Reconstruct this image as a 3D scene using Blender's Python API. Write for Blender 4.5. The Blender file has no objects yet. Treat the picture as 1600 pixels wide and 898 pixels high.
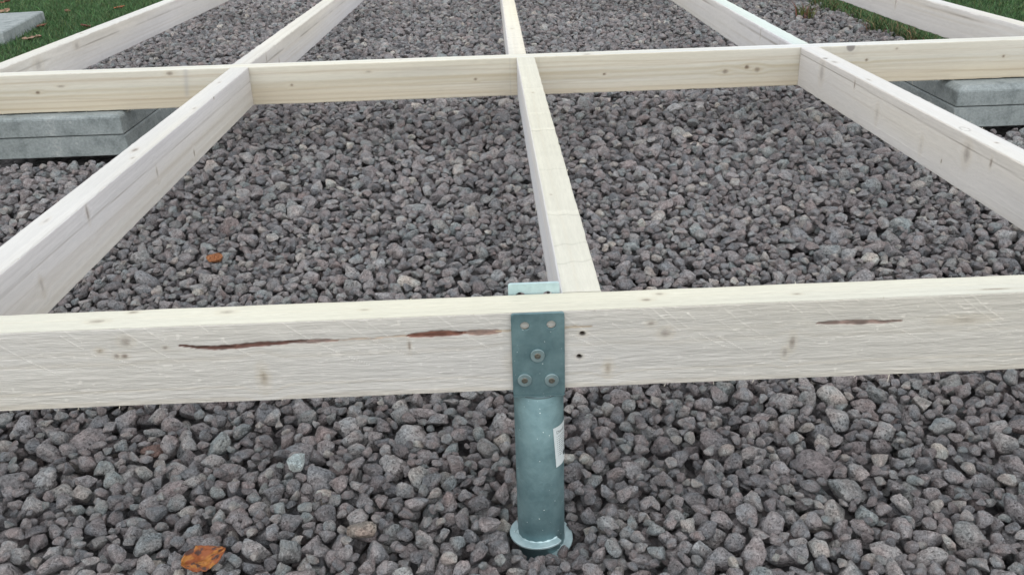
import bpy, bmesh, math, random, time
import numpy as np
from mathutils import Vector, Matrix, Euler
T0 = time.time()
S = bpy.context.scene
COL = S.collection
rng = np.random.default_rng(7)
random.seed(7)

# ------------------------------------------------------------------ camera
PITCH, YAW, ROLL, FPX = .4325, -.0170, -.0325, 1416.
CAM = np.array([0., -.8570, .4253])
cy_, sy_ = math.cos(YAW), math.sin(YAW)
_f0 = np.array([-sy_, cy_, 0]); _r0 = np.array([cy_, sy_, 0]); _u0 = np.array([0, 0, 1.])
FWD = _f0*math.cos(PITCH)-_u0*math.sin(PITCH); _up = _u0*math.cos(PITCH)+_f0*math.sin(PITCH)
RIGHT = _r0*math.cos(ROLL)+_up*math.sin(ROLL); UP = _up*math.cos(ROLL)-_r0*math.sin(ROLL)
cam = bpy.data.objects.new('camera', bpy.data.cameras.new('camera')); COL.objects.link(cam)
M = Matrix.Identity(4)
for i in range(3):
    M[i][0] = RIGHT[i]; M[i][1] = UP[i]; M[i][2] = -FWD[i]; M[i][3] = CAM[i]
cam.matrix_world = M
cam.data.sensor_width = 36; cam.data.lens = 36*FPX/1600
cam.data.clip_start = .02; cam.data.clip_end = 400
S.camera = cam

# ------------------------------------------------------------------ light
SUN_EL, SUN_AZ = math.radians(60), math.radians(180)     # azimuth the light comes from, clockwise from +Y
w = bpy.data.worlds.new('World'); S.world = w; w.use_nodes = True
nt = w.node_tree; nt.nodes.clear()
sky = nt.nodes.new('ShaderNodeTexSky'); sky.sky_type = 'NISHITA'; sky.sun_disc = False
sky.sun_elevation = SUN_EL; sky.sun_rotation = SUN_AZ; sky.air_density = 2; sky.dust_density = 0
hs = nt.nodes.new('ShaderNodeHueSaturation'); hs.inputs['Saturation'].default_value = .16
bg = nt.nodes.new('ShaderNodeBackground'); bg.inputs['Strength'].default_value = .15
wo = nt.nodes.new('ShaderNodeOutputWorld')
nt.links.new(sky.outputs[0], hs.inputs['Color']); nt.links.new(hs.outputs[0], bg.inputs[0]); nt.links.new(bg.outputs[0], wo.inputs[0])
sl = bpy.data.lights.new('sun', 'SUN'); sl.energy = .5; sl.angle = math.radians(80); sl.color = (1, .97, .93)
sun = bpy.data.objects.new('sun', sl); COL.objects.link(sun)
sd = Vector((math.sin(SUN_AZ)*math.cos(SUN_EL), math.cos(SUN_AZ)*math.cos(SUN_EL), math.sin(SUN_EL)))
sun.rotation_euler = sd.to_track_quat('Z', 'Y').to_euler()
S.view_settings.view_transform = 'Standard'; S.view_settings.look = 'None'
S.view_settings.exposure = 0.68; S.view_settings.gamma = 1
S.render.engine = 'CYCLES'

# ------------------------------------------------------------------ helpers
def tag(o, label=None, cat=None, group=None, kind=None):
    if label: o['label'] = label
    if cat: o['category'] = cat
    if group: o['group'] = group
    if kind: o['kind'] = kind
    return o
def link(o, parent=None):
    COL.objects.link(o)
    if parent: o.parent = parent
    return o
def empty(name, loc=(0, 0, 0)):
    o = bpy.data.objects.new(name, None); o.location = loc; o.empty_display_size = .05; COL.objects.link(o); return o
def mesh_np(name, co, quads=None, tris=None, ngons=None, smooth=True):
    me = bpy.data.meshes.new(name)
    co = np.asarray(co, np.float32)
    lv, ls = [], []
    if quads is not None and len(quads): lv.append(np.asarray(quads).ravel()); ls.append(np.full(len(quads), 4))
    if tris is not None and len(tris): lv.append(np.asarray(tris).ravel()); ls.append(np.full(len(tris), 3))
    for g in (ngons or []): lv.append(np.asarray(g)); ls.append(np.array([len(g)]))
    lv = np.concatenate(lv).astype(np.int32); ls = np.concatenate(ls).astype(np.int32)
    me.vertices.add(len(co)); me.vertices.foreach_set('co', co.ravel())
    me.loops.add(len(lv)); me.loops.foreach_set('vertex_index', lv)
    me.polygons.add(len(ls)); st = np.concatenate([[0], np.cumsum(ls)[:-1]]).astype(np.int32)
    me.polygons.foreach_set('loop_start', st)
    me.update(calc_edges=True); me.validate()
    me.polygons.foreach_set('use_smooth', np.full(len(me.polygons), smooth))
    return me
def vcol(me, name, rgb):
    a = me.attributes.new(name, 'FLOAT_COLOR', 'POINT')
    c = np.ones((len(rgb), 4), np.float32); c[:, :3] = rgb; a.data.foreach_set('color', c.ravel())
def mobj(name, me, mat, parent=None, loc=None):
    o = bpy.data.objects.new(name, me)
    if mat: me.materials.append(mat)
    if loc is not None: o.location = loc
    return link(o, parent)
def bobj(name, bm, mat, parent=None, loc=None, smooth=False):
    me = bpy.data.meshes.new(name); bm.normal_update(); bm.to_mesh(me); bm.free()
    me.polygons.foreach_set('use_smooth', [smooth]*len(me.polygons))
    return mobj(name, me, mat, parent, loc)

# hashed value noise, vectorised
def _h(ix, iy, seed):
    n = (ix.astype(np.int64)*374761393 + iy.astype(np.int64)*668265263 + seed*1442695041) & 0xffffffff
    n = ((n ^ (n >> 13))*1274126177) & 0xffffffff
    n = ((n ^ (n >> 15))*2246822519) & 0xffffffff
    return ((n ^ (n >> 16)) & 0xffffff)/float(0xffffff)
def vn(x, y, seed=0):
    x, y = np.broadcast_arrays(np.asarray(x, float), np.asarray(y, float))
    ix, iy = np.floor(x), np.floor(y); fx, fy = x-ix, y-iy
    fx = fx*fx*(3-2*fx); fy = fy*fy*(3-2*fy)
    a = _h(ix, iy, seed); b = _h(ix+1, iy, seed); c = _h(ix, iy+1, seed); d = _h(ix+1, iy+1, seed)
    return (a*(1-fx)+b*fx)*(1-fy)+(c*(1-fx)+d*fx)*fy
def fbm(x, y, seed=0, o=3):
    r = 0; a = 1; t = 0
    for i in range(o):
        r = r+a*vn(x*2**i, y*2**i, seed+i*17); t += a; a *= .5
    return r/t
def sst(a, b, x):
    t = np.clip((x-a)/(b-a), 0, 1); return t*t*(3-2*t)

# ------------------------------------------------------------------ materials
def newmat(name):
    m = bpy.data.materials.new(name); m.use_nodes = True
    n = m.node_tree.nodes; l = m.node_tree.links
    return m, n, l, n['Principled BSDF']
def node(n, typ, **kw):
    x = n.new(typ)
    for k, v in kw.items():
        if k in x.inputs: x.inputs[k].default_value = v
        else: setattr(x, k, v)
    return x
def ramp(n, stops, interp='LINEAR'):
    r = n.new('ShaderNodeValToRGB'); r.color_ramp.interpolation = interp
    e = r.color_ramp.elements
    while len(e) < len(stops): e.new(.5)
    for el, (p, c) in zip(e, stops): el.position = p; el.color = (*c, 1)
    return r
def mixc(n, l, a, b, fac, mode='MIX'):
    m = n.new('ShaderNodeMix'); m.data_type = 'RGBA'; m.blend_type = mode
    for sock, v in ((m.inputs[6], a), (m.inputs[7], b), (m.inputs[0], fac)):
        if isinstance(v, bpy.types.NodeSocket): l.new(v, sock)
        elif isinstance(v, (int, float)): sock.default_value = v
        else: sock.default_value = (*v, 1)
    return m.outputs[2]
def bumpn(n, l, h, strength, dist, prev=None):
    b = n.new('ShaderNodeBump'); b.inputs['Strength'].default_value = strength; b.inputs['Distance'].default_value = dist
    l.new(h, b.inputs['Height'])
    if prev: l.new(prev, b.inputs['Normal'])
    return b.outputs[0]

def mat_stone(name='lava_stone', stops=None):
    m, n, l, P = newmat(name)
    info = n.new('ShaderNodeObjectInfo'); tc = n.new('ShaderNodeTexCoord')
    cmb = n.new('ShaderNodeVectorMath'); cmb.operation = 'MULTIPLY_ADD'
    mul = n.new('ShaderNodeVectorMath'); mul.operation = 'SCALE'; mul.inputs[0].default_value = (37, 61, 83)
    l.new(info.outputs['Random'], mul.inputs['Scale'])
    cmb.inputs[1].default_value = (1, .85, .7); l.new(tc.outputs['Generated'], cmb.inputs[0]); l.new(mul.outputs[0], cmb.inputs[2])
    V = cmb.outputs[0]
    G = stops or [(0, (0.180, 0.176, 0.182)), (.16, (0.258, 0.251, 0.256)), (.34, (0.276, 0.260, 0.263)), (.47, (0.246, 0.256, 0.258)), (.58, (0.314, 0.307, 0.306)),
                  (.70, (0.250, 0.228, 0.228)), (.80, (0.206, 0.204, 0.210)), (.89, (0.342, 0.332, 0.319)), (.955, (0.258, 0.274, 0.272)), (.985, (0.432, 0.420, 0.390))]
    r = ramp(n, G, 'CONSTANT'); l.new(info.outputs['Random'], r.inputs[0])
    big = node(n, 'ShaderNodeTexNoise', Scale=2.2, Detail=3, Roughness=.55); l.new(V, big.inputs['Vector'])
    fine = node(n, 'ShaderNodeTexNoise', Scale=15, Detail=5, Roughness=.78); l.new(V, fine.inputs['Vector'])
    mr = n.new('ShaderNodeMapRange'); mr.inputs[1].default_value = .3; mr.inputs[2].default_value = .7; mr.inputs[3].default_value = .78; mr.inputs[4].default_value = 1.28
    l.new(big.outputs[0], mr.inputs[0])
    mf = n.new('ShaderNodeMapRange'); mf.inputs[1].default_value = .3; mf.inputs[2].default_value = .7; mf.inputs[3].default_value = .42; mf.inputs[4].default_value = 1.62
    l.new(fine.outputs[0], mf.inputs[0])
    mm = n.new('ShaderNodeMath'); mm.operation = 'MULTIPLY'; l.new(mr.outputs[0], mm.inputs[0]); l.new(mf.outputs[0], mm.inputs[1])
    sc = n.new('ShaderNodeVectorMath'); sc.operation = 'SCALE'; l.new(r.outputs[0], sc.inputs[0]); l.new(mm.outputs[0], sc.inputs['Scale'])
    # mineral tint patches
    tn = node(n, 'ShaderNodeTexNoise', Scale=1.3, Detail=2); l.new(V, tn.inputs['Vector'])
    tr = ramp(n, [(.35, (.93, 1.0, 1.04)), (.5, (1, 1, 1)), (.68, (1.07, .98, .96))]); l.new(tn.outputs[0], tr.inputs[0])
    c = mixc(n, l, sc.outputs[0], tr.outputs[0], 1.0, 'MULTIPLY')
    if not stops: c = mixc(n, l, c, (1.085, 1.055, 1.04), 1.0, 'MULTIPLY')
    l.new(c, P.inputs['Base Color']); P.inputs['Roughness'].default_value = .9; P.inputs['Specular IOR Level'].default_value = .25
    # vesicles: pits of two sizes on some stones
    vo = node(n, 'ShaderNodeTexVoronoi', Scale=7.5, Randomness=1.0); l.new(V, vo.inputs['Vector'])
    vr = n.new('ShaderNodeMapRange'); vr.inputs[1].default_value = .12; vr.inputs[2].default_value = .36; l.new(vo.outputs['Distance'], vr.inputs[0])
    vo2 = node(n, 'ShaderNodeTexVoronoi', Scale=20.0); l.new(V, vo2.inputs['Vector'])
    vr2 = n.new('ShaderNodeMapRange'); vr2.inputs[1].default_value = .08; vr2.inputs[2].default_value = .34; l.new(vo2.outputs['Distance'], vr2.inputs[0])
    b = bumpn(n, l, vr.outputs[0], 1, .003)
    b = bumpn(n, l, vr2.outputs[0], .9, .0014, b)
    b = bumpn(n, l, fine.outputs[0], .9, .003, b)
    l.new(b, P.inputs['Normal'])
    return m

def mat_wood(name='planed_spruce', sc_=(60, 900), var=.04, bd=.0004, bs=.25):
    m, n, l, P = newmat(name)
    at = n.new('ShaderNodeAttribute'); at.attribute_name = 'wood'
    tc = n.new('ShaderNodeTexCoord'); mp = n.new('ShaderNodeMapping'); l.new(tc.outputs['UV'], mp.inputs[0])
    mp.inputs['Scale'].default_value = (*sc_, 1)
    nz = node(n, 'ShaderNodeTexNoise', Scale=1, Detail=3, Roughness=.6); l.new(mp.outputs[0], nz.inputs['Vector'])
    mr = n.new('ShaderNodeMapRange'); mr.inputs[1].default_value = .3; mr.inputs[2].default_value = .7; mr.inputs[3].default_value = 1-var; mr.inputs[4].default_value = 1+var
    l.new(nz.outputs[0], mr.inputs[0])
    sc = n.new('ShaderNodeVectorMath'); sc.operation = 'SCALE'; l.new(at.outputs['Color'], sc.inputs[0]); l.new(mr.outputs[0], sc.inputs['Scale'])
    l.new(sc.outputs[0], P.inputs['Base Color']); P.inputs['Roughness'].default_value = .78; P.inputs['Specular IOR Level'].default_value = .25
    b = bumpn(n, l, nz.outputs[0], bs, bd); l.new(b, P.inputs['Normal'])
    return m
def mat_flat(name, col, rough=.8, metal=0, var=.15, scale=40, bump=0, dist=.001):
    m, n, l, P = newmat(name)
    tc = n.new('ShaderNodeTexCoord')
    nz = node(n, 'ShaderNodeTexNoise', Scale=scale, Detail=4, Roughness=.6); l.new(tc.outputs['Object'], nz.inputs['Vector'])
    mr = n.new('ShaderNodeMapRange'); mr.inputs[1].default_value = .25; mr.inputs[2].default_value = .75; mr.inputs[3].default_value = 1-var; mr.inputs[4].default_value = 1+var
    l.new(nz.outputs[0], mr.inputs[0])
    sc = n.new('ShaderNodeVectorMath'); sc.operation = 'SCALE'; sc.inputs[0].default_value = col; l.new(mr.outputs[0], sc.inputs['Scale'])
    l.new(sc.outputs[0], P.inputs['Base Color']); P.inputs['Roughness'].default_value = rough; P.inputs['Metallic'].default_value = metal
    if bump: l.new(bumpn(n, l, nz.outputs[0], bump, dist), P.inputs['Normal'])
    return m
def mat_galv(name='galvanised_steel', c0=(.112, .190, .210), c1=(.185, .285, .302), rough=.44):
    m, n, l, P = newmat(name)
    tc = n.new('ShaderNodeTexCoord'); O = tc.outputs['Object']
    nz = node(n, 'ShaderNodeTexNoise', Scale=28, Detail=5, Roughness=.6); l.new(O, nz.inputs['Vector'])
    vo = node(n, 'ShaderNodeTexVoronoi', Scale=170); l.new(O, vo.inputs['Vector'])
    r = ramp(n, [(.36, c0), (.64, c1)]); l.new(nz.outputs[0], r.inputs[0])
    sep = n.new('ShaderNodeSeparateColor'); l.new(vo.outputs['Color'], sep.inputs[0])
    mr = n.new('ShaderNodeMapRange'); mr.inputs[3].default_value = .95; mr.inputs[4].default_value = 1.05; l.new(sep.outputs[0], mr.inputs[0])
    sc = n.new('ShaderNodeVectorMath'); sc.operation = 'SCALE'; l.new(r.outputs[0], sc.inputs[0]); l.new(mr.outputs[0], sc.inputs['Scale'])
    # white zinc specks
    sp = node(n, 'ShaderNodeTexNoise', Scale=330, Detail=1); l.new(O, sp.inputs['Vector'])
    sr = ramp(n, [(.76, (0, 0, 0)), (.79, (1, 1, 1))]); l.new(sp.outputs[0], sr.inputs[0])
    c = mixc(n, l, sc.outputs[0], (.75, .82, .82), sr.outputs[0])
    l.new(c, P.inputs['Base Color']); P.inputs['Metallic'].default_value = .55; 
    rr = n.new('ShaderNodeMapRange'); rr.inputs[3].default_value = rough-.06; rr.inputs[4].default_value = rough+.16; l.new(nz.outputs[0], rr.inputs[0]); l.new(rr.outputs[0], P.inputs['Roughness'])
    n2 = node(n, 'ShaderNodeTexNoise', Scale=90, Detail=3); l.new(O, n2.inputs['Vector'])
    l.new(bumpn(n, l, n2.outputs[0], .25, .0006), P.inputs['Normal'])
    return m
def mat_concrete():
    m, n, l, P = newmat('grey_concrete')
    tc = n.new('ShaderNodeTexCoord'); O = tc.outputs['Object']
    a = node(n, 'ShaderNodeTexNoise', Scale=19, Detail=7, Roughness=.72); l.new(O, a.inputs['Vector'])
    b_ = node(n, 'ShaderNodeTexNoise', Scale=160, Detail=3, Roughness=.7); l.new(O, b_.inputs['Vector'])
    r = ramp(n, [(.30, (.15, .173, .174)), (.47, (.26, .29, .29)), (.58, (.29, .32, .32)), (.74, (.41, .43, .425))]); l.new(a.outputs[0], r.inputs[0])
    mr = n.new('ShaderNodeMapRange'); mr.inputs[1].default_value = .3; mr.inputs[2].default_value = .7; mr.inputs[3].default_value = .8; mr.inputs[4].default_value = 1.18; l.new(b_.outputs[0], mr.inputs[0])
    sc = n.new('ShaderNodeVectorMath'); sc.operation = 'SCALE'; l.new(r.outputs[0], sc.inputs[0]); l.new(mr.outputs[0], sc.inputs['Scale'])
    l.new(sc.outputs[0], P.inputs['Base Color']); P.inputs['Roughness'].default_value = .9
    l.new(bumpn(n, l, b_.outputs[0], .8, .0015), P.inputs['Normal'])
    return m
def mat_attr(name, attr, rough=.7, trans=0):
    m, n, l, P = newmat(name)
    at = n.new('ShaderNodeAttribute'); at.attribute_name = attr
    l.new(at.outputs['Color'], P.inputs['Base Color']); P.inputs['Roughness'].default_value = rough
    P.inputs['Specular IOR Level'].default_value = .3
    return m

WOOD = mat_wood(); ROUGHWOOD = mat_wood('rough_sawn_spruce', (60, 560), .055, .0011, .8); STONE = mat_stone(); CONC = mat_concrete(); GALV = mat_galv()
GALVL = mat_galv('pale_galvanised_steel', (.40, .54, .56), (.54, .67, .685), .5)

# ------------------------------------------------------------------ ground levels
def ground(x, y):
    """top of the gravel: low by the post, rising to the slabs"""
    t = sst(-.1, 1.5, np.asarray(y, float))
    z = -.292+.088*t
    z = z+.020*(fbm(np.asarray(x)*2.3+9, np.asarray(y)*2.3+4, 5, 2)-.5)*sst(-.2, .4, np.asarray(y, float))
    d = np.hypot(np.asarray(x)-.0405, np.asarray(y)-.0225)
    return z-.016*np.exp(-(d/.07)**2)
GX0, GX1, GY0, GY1 = -1.75, 1.585, -.75, 6.3
def edge_r(y): return GX1+.035*(fbm(np.asarray(y)*3.1, 0.3, 88, 3)-.5)*2

def sheet(name, xs, ys, zf, mat, kind='structure', parent=None):
    X, Y = np.meshgrid(xs, ys); Z = zf(X, Y)
    nx, ny = len(xs), len(ys); idx = np.arange(nx*ny).reshape(ny, nx)
    q = np.stack([idx[:-1, :-1], idx[:-1, 1:], idx[1:, 1:], idx[1:, :-1]], -1).reshape(-1, 4)
    o = mobj(name, mesh_np(name, np.stack([X, Y, Z], -1).reshape(-1, 3), q), mat, parent)
    return tag(o, kind=kind)
def lawn_z(X, Y):
    inside = (X > GX0+.03) & (X < GX1-.03) & (Y < GY1) & (Y > -1.5)
    near = np.exp(-(np.maximum(0, np.abs(X)-6)/20)**2)
    z = -.222+.02*(fbm(X*1.2, Y*1.2, 31, 2)-.5) - .075*(1-sst(-.1, 1.5, Y))
    return np.where(inside, z-.16, z)
def mat_lawn():
    m, n, l, P = newmat('mossy_soil')
    tc = n.new('ShaderNodeTexCoord')
    a = node(n, 'ShaderNodeTexNoise', Scale=9, Detail=6, Roughness=.7); l.new(tc.outputs['Object'], a.inputs['Vector'])
    r = ramp(n, [(.3, (.018, .030, .012)), (.55, (.035, .070, .022)), (.75, (.055, .10, .03))]); l.new(a.outputs[0], r.inputs[0])
    l.new(r.outputs[0], P.inputs['Base Color']); P.inputs['Roughness'].default_value = .95
    l.new(bumpn(n, l, a.outputs[0], 1, .02), P.inputs['Normal'])
    return m
far = np.array([-120, -60, -30, -15, -8])
xs = np.unique(np.concatenate([far, -far, np.arange(-5, 5.01, .09)])); ys = np.unique(np.concatenate([far, [15, 30, 60, 120], np.arange(-4, 9, .09)]))
sheet('lawn_ground', xs, ys, lawn_z, mat_lawn())
def mat_bed():
    m, n, l, P = newmat('dark_gravel_floor')
    tc = n.new('ShaderNodeTexCoord')
    v = node(n, 'ShaderNodeTexVoronoi', Scale=55); l.new(tc.outputs['Object'], v.inputs['Vector'])
    sep = n.new('ShaderNodeSeparateColor'); l.new(v.outputs['Color'], sep.inputs[0])
    r = ramp(n, [(0, (.11, .108, .11)), (1, (.24, .225, .225))]); l.new(sep.outputs[0], r.inputs[0])
    l.new(r.outputs[0], P.inputs['Base Color']); P.inputs['Roughness'].default_value = .95
    inv = n.new('ShaderNodeMath'); inv.operation = 'SUBTRACT'; inv.inputs[0].default_value = 1; l.new(v.outputs['Distance'], inv.inputs[1])
    l.new(bumpn(n, l, inv.outputs[0], 1, .012), P.inputs['Normal'])
    return m
DEPTH = .042
bed = sheet('gravel_bed', np.linspace(GX0, GX1, 80), np.linspace(GY0, GY1, 160), lambda X, Y: ground(X, Y)-DEPTH, mat_bed())

# ------------------------------------------------------------------ stones
def ico(sub):
    bm = bmesh.new(); bmesh.ops.create_icosphere(bm, subdivisions=sub, radius=1)
    v = np.array([x.co[:] for x in bm.verts]); f = np.array([[a.index for a in p.verts] for p in bm.faces]); bm.free()
    return v, f
ICO_V, ICO_F = ico(4)
def n3(p, seed):   # cheap 3-d value noise from three 2-d slices
    return (vn(p[:, 0]+p[:, 2]*.61, p[:, 1]+11.3, seed)+vn(p[:, 1]-p[:, 0]*.53, p[:, 2]+3.1, seed+1)+vn(p[:, 2]+p[:, 1]*.47, p[:, 0]+7.7, seed+2))/3
def stone_mesh(k):
    r = np.random.default_rng(100+k)
    n = ICO_V.copy()
    R = np.full(len(n), 1.25)
    ncut = r.integers(9, 15)
    dirs = r.normal(size=(ncut, 3)); dirs /= np.linalg.norm(dirs, axis=1)[:, None]
    offs = r.uniform(.60, .97, ncut)
    ks = r.uniform(14, 34)                       # edge sharpness
    acc = np.exp(-ks*R)
    for d, o in zip(dirs, offs):
        c = n@d
        t = np.where(c > .05, o/np.maximum(c, .05), 9)
        acc += np.exp(-ks*t)
    R = -np.log(acc)/ks
    p = n*R[:, None]
    rough = r.uniform(.7, 1.35)
    d = (n3(p*1.6+k, k*7)-.5)*.24*rough+(n3(p*4.2+k, k*7+3)-.5)*.15*rough+(n3(p*10+k, k*7+5)-.5)*.075*rough
    # open vesicles
    npit = int(r.integers(8, 40)) if k % 3 else int(r.integers(40, 90))
    pd = r.normal(size=(npit, 3)); pd /= np.maximum(np.linalg.norm(pd, axis=1), 1e-6)[:, None]
    for q in pd:
        rad = r.uniform(.05, .15); ang = np.linalg.norm(n-q, axis=1)
        d -= rad*1.0*np.clip(1-(ang/rad)**2, 0, 1)**.7
    p = p+n*d[:, None]
    mx = np.abs(p).max(0); p = p/mx           # unit half extents
    me = mesh_np('stone', p, tris=ICO_F); me.materials.append(STONE)
    return me
NV = 32
VAR = [stone_mesh(k) for k in range(NV)]

RES = .003
HX0, HY0 = GX0-.05, GY0-.05
nxh, nyh = int((GX1+.1-HX0)/RES), int((GY1+.1-HY0)/RES)
gx = HX0+RES*np.arange(nxh); gy = HY0+RES*np.arange(nyh)
# ground level on a coarse grid, expanded
cgx = gx[::10]; cgy = gy[::10]
TG = ground(*np.meshgrid(cgx, cgy)).astype(np.float32)
TG = np.repeat(np.repeat(TG, 10, 0), 10, 1)[:nyh, :nxh]
H = TG-DEPTH
BIG = 5.
XX, YY = np.meshgrid(gx, gy, sparse=True)
H[np.hypot(XX-.0405, YY-.0225) < .0295] = BIG          # the post and its blade
def blockbox(x0, x1, y0, y1): H[(YY > y0) & (YY < y1) & (XX > x0) & (XX < x1)] = BIG
blockbox(-1.33, -.905, 1.372, 1.80); blockbox(1.148, 1.575, 1.342, 1.77)

def inview(x, y, z, m=.30):
    d = np.stack([x-CAM[0], y-CAM[1], z-CAM[2]], -1)
    dep = d@FWD; u = d@RIGHT; v = d@UP
    return (dep > .2) & (np.abs(u) < dep*800/FPX+m) & (np.abs(v) < dep*449/FPX+m*.8)
NTRY = 150000
PX_, PY_ = .0405, .0225
sx = rng.uniform(GX0, GX1+.03, NTRY*2); sy = rng.uniform(-.42, GY1-.1, NTRY*2)
ok = inview(sx, sy, np.full(len(sx), -.25)) & (sx < edge_r(sy)+rng.normal(0, .02, len(sx)))
sx, sy = sx[ok], sy[ok]
N = len(sx); area = 3.37*6.6*ok.mean()
NT = min(N, int(area*6000)); 
sx, sy = sx[:NT], sy[:NT]
# a denser helping close to the camera, where the floor would show through
ex = rng.uniform(-1.3, 1.3, 16000); ey = rng.uniform(-.42, 1.0, 16000); ke = inview(ex, ey, np.full(16000, -.28), .2)
NB = NT; sx = np.concatenate([sx, ex[ke]]); sy = np.concatenate([sy, ey[ke]]); NT = len(sx)
big = np.exp(rng.normal(0, .36, NT))
A = np.clip(.0139*big, .0072, .033)
A[NB:] = np.clip(A[NB:]*.85, .0070, .018)
nfill = int((NT-NB)*.45)                                     # a last pass of small stones settles into the gaps
A[-nfill:] = rng.uniform(.0065, .0105, nfill)
Bq = A*rng.uniform(.68, .96, NT); Cq = A*rng.uniform(.50, .85, NT)
yaw = rng.uniform(0, 2*np.pi, NT); tx = rng.normal(0, .38, NT); ty = rng.normal(0, .38, NT)
jx = rng.normal(0, .022, (NT, 4)); jy = rng.normal(0, .022, (NT, 4)); jx[:, 0] = 0; jy[:, 0] = 0
out = []
cyw, syw = np.cos(yaw), np.sin(yaw)
def rot(y, a, b):
    cz, sz, ca, sa, cb, sb = math.cos(y), math.sin(y), math.cos(a), math.sin(a), math.cos(b), math.sin(b)
    Rx = np.array([[1, 0, 0], [0, ca, -sa], [0, sa, ca]]); Ry = np.array([[cb, 0, sb], [0, 1, 0], [-sb, 0, cb]]); Rz = np.array([[cz, -sz, 0], [sz, cz, 0], [0, 0, 1]])
    return Rz@Ry@Rx
for i in range(NT):
    a, b, c = A[i]*.90, Bq[i]*.90, Cq[i]*.90
    Rm = rot(yaw[i], tx[i], ty[i])
    Mi = (Rm/np.array([a*a, b*b, c*c]))@Rm.T
    n = int(a/RES)+1
    o = np.arange(-n, n+1)*RES
    ox = o[None, :]; oy = o[:, None]
    bb = (Mi[0, 2]*ox+Mi[1, 2]*oy)/Mi[2, 2]
    cc = (Mi[0, 0]*ox*ox+2*Mi[0, 1]*ox*oy+Mi[1, 1]*oy*oy-1)/Mi[2, 2]
    disc = bb*bb-cc; msk = disc > 0
    if not msk.any(): continue
    sq = np.sqrt(np.where(msk, disc, 0)); lo = -bb-sq; up = -bb+sq
    lo = np.where(msk, lo, 9.)
    best = None
    for k in range(4 if sy[i] < 2.2 else 2):
        xi = int((sx[i]+jx[i, k]-HX0)/RES); yi = int((sy[i]+jy[i, k]-HY0)/RES)
        if xi-n < 0 or yi-n < 0 or xi+n+1 > nxh or yi+n+1 > nyh: continue
        Hw = H[yi-n:yi+n+1, xi-n:xi+n+1]
        z = float((Hw-lo).max())
        s = z-float(TG[yi, xi])
        if best is None or s < best[0]: best = (s, z, xi, yi)
    if best is None: continue
    s, z, xi, yi = best
    if s+c*.6 > .010: continue
    dp = math.hypot(gx[xi]-PX_, gy[yi]-PY_)
    if dp < .17 and a > .0155: continue
    if dp < .0385+a and z+c*.8 > -.306: continue                 # nothing lies on the screw blade
    if dp < .058+a*.5 and gy[yi] < .01 and z+c*.8 > -.300: continue
    z -= .0012
    Hw = H[yi-n:yi+n+1, xi-n:xi+n+1]
    np.maximum(Hw, np.where(msk, z+up, -9), out=Hw)
    out.append((gx[xi], gy[yi], z, A[i], Bq[i], Cq[i], tx[i], ty[i], yaw[i], n))
ST = np.array(out)
print('stones', len(ST), 'of', NT, N, 'area', round(area, 1), 't', round(time.time()-T0, 1))
# which 300 show largest: how much of each stone is on top of the pile, over its distance
d = ST[:, :3]-CAM; dep = d@FWD; px = 800+FPX*(d@RIGHT)/dep; py = 449-FPX*(d@UP)/dep
cand = np.where((px > 5) & (px < 1595) & (py < 893) & (py > 655-.042*px))[0]
score = np.zeros(len(ST))
for i in cand:
    x, y, z, a, b, c, t1, t2, yw, n = ST[i]; n = 2
    xi = int(round((x-HX0)/RES)); yi = int(round((y-HY0)/RES))
    m = max(1, int(a*.55/RES))
    Hw = H[yi-m:yi+m+1, xi-m:xi+m+1]
    vis = (Hw < z+c*1.05+.001).mean()
    score[i] = a*b/dep[i]**2*vis**1.5
top = np.argsort(-score)[:299]
istop = np.zeros(len(ST), bool); istop[top] = True
vari = rng.integers(0, NV, len(ST))
pc = bpy.data.collections.new('gravel_stones'); COL.children.link(pc)
# the first NV stones shown as parts carry one variant each and serve as the source shapes of the loose gravel
protos = []
for r_, i in enumerate(top):
    k = r_ if r_ < NV else int(vari[i])
    o = bpy.data.objects.new('stone', VAR[k]); x, y, z, a, b, c, t1, t2, yw, n = ST[i]
    o.location = (x, y, z); o.rotation_euler = (t1, t2, yw); o.scale = (a, b, c)
    (pc if r_ < NV else COL).objects.link(o); o.parent = bed
    if r_ < NV: protos.append(o)
# a few odd ones with their own look
def odd_stone(xy, size, k, mat, label, rotz=.3, zoff=0):
    xi = int((xy[0]-HX0)/RES); yi = int((xy[1]-HY0)/RES)
    z = float(np.median(H[yi-2:yi+3, xi-2:xi+3]))
    me = VAR[k].copy(); me.materials.clear()
    o = mobj('stone', me, mat, bed, (xy[0], xy[1], z+size[2]*.45+zoff)); o.scale = size; o.rotation_euler = (.25, -.1, rotz); o['label'] = label
    return o
RUST = mat_stone('rust_stone', [(0, (.34, .15, .07)), (1, (.34, .15, .07))])
PALE = mat_stone('pale_quartz_stone', [(0, (.42, .45, .44)), (1, (.42, .45, .44))])
BRN = mat_stone('red_brown_stone', [(0, (.17, .115, .10)), (1, (.17, .115, .10))])
odd_stone((-.541, .758), (.017, .012, .010), 3, RUST, 'rust orange stone among the grey gravel')
odd_stone((-.272, .134), (.014, .013, .010), 7, PALE, 'pale glittering stone among darker ones', .8)
odd_stone((-.175, .004), (.020, .014, .012), 10, mat_stone('tan_stone', [(0, (.27, .235, .205)), (1, (.27, .235, .205))]), 'tan stone with a brown face', .2)
odd_stone((-.48, .19), (.017, .012, .009), 12, BRN, 'reddish brown stone close under the front beam')

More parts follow.
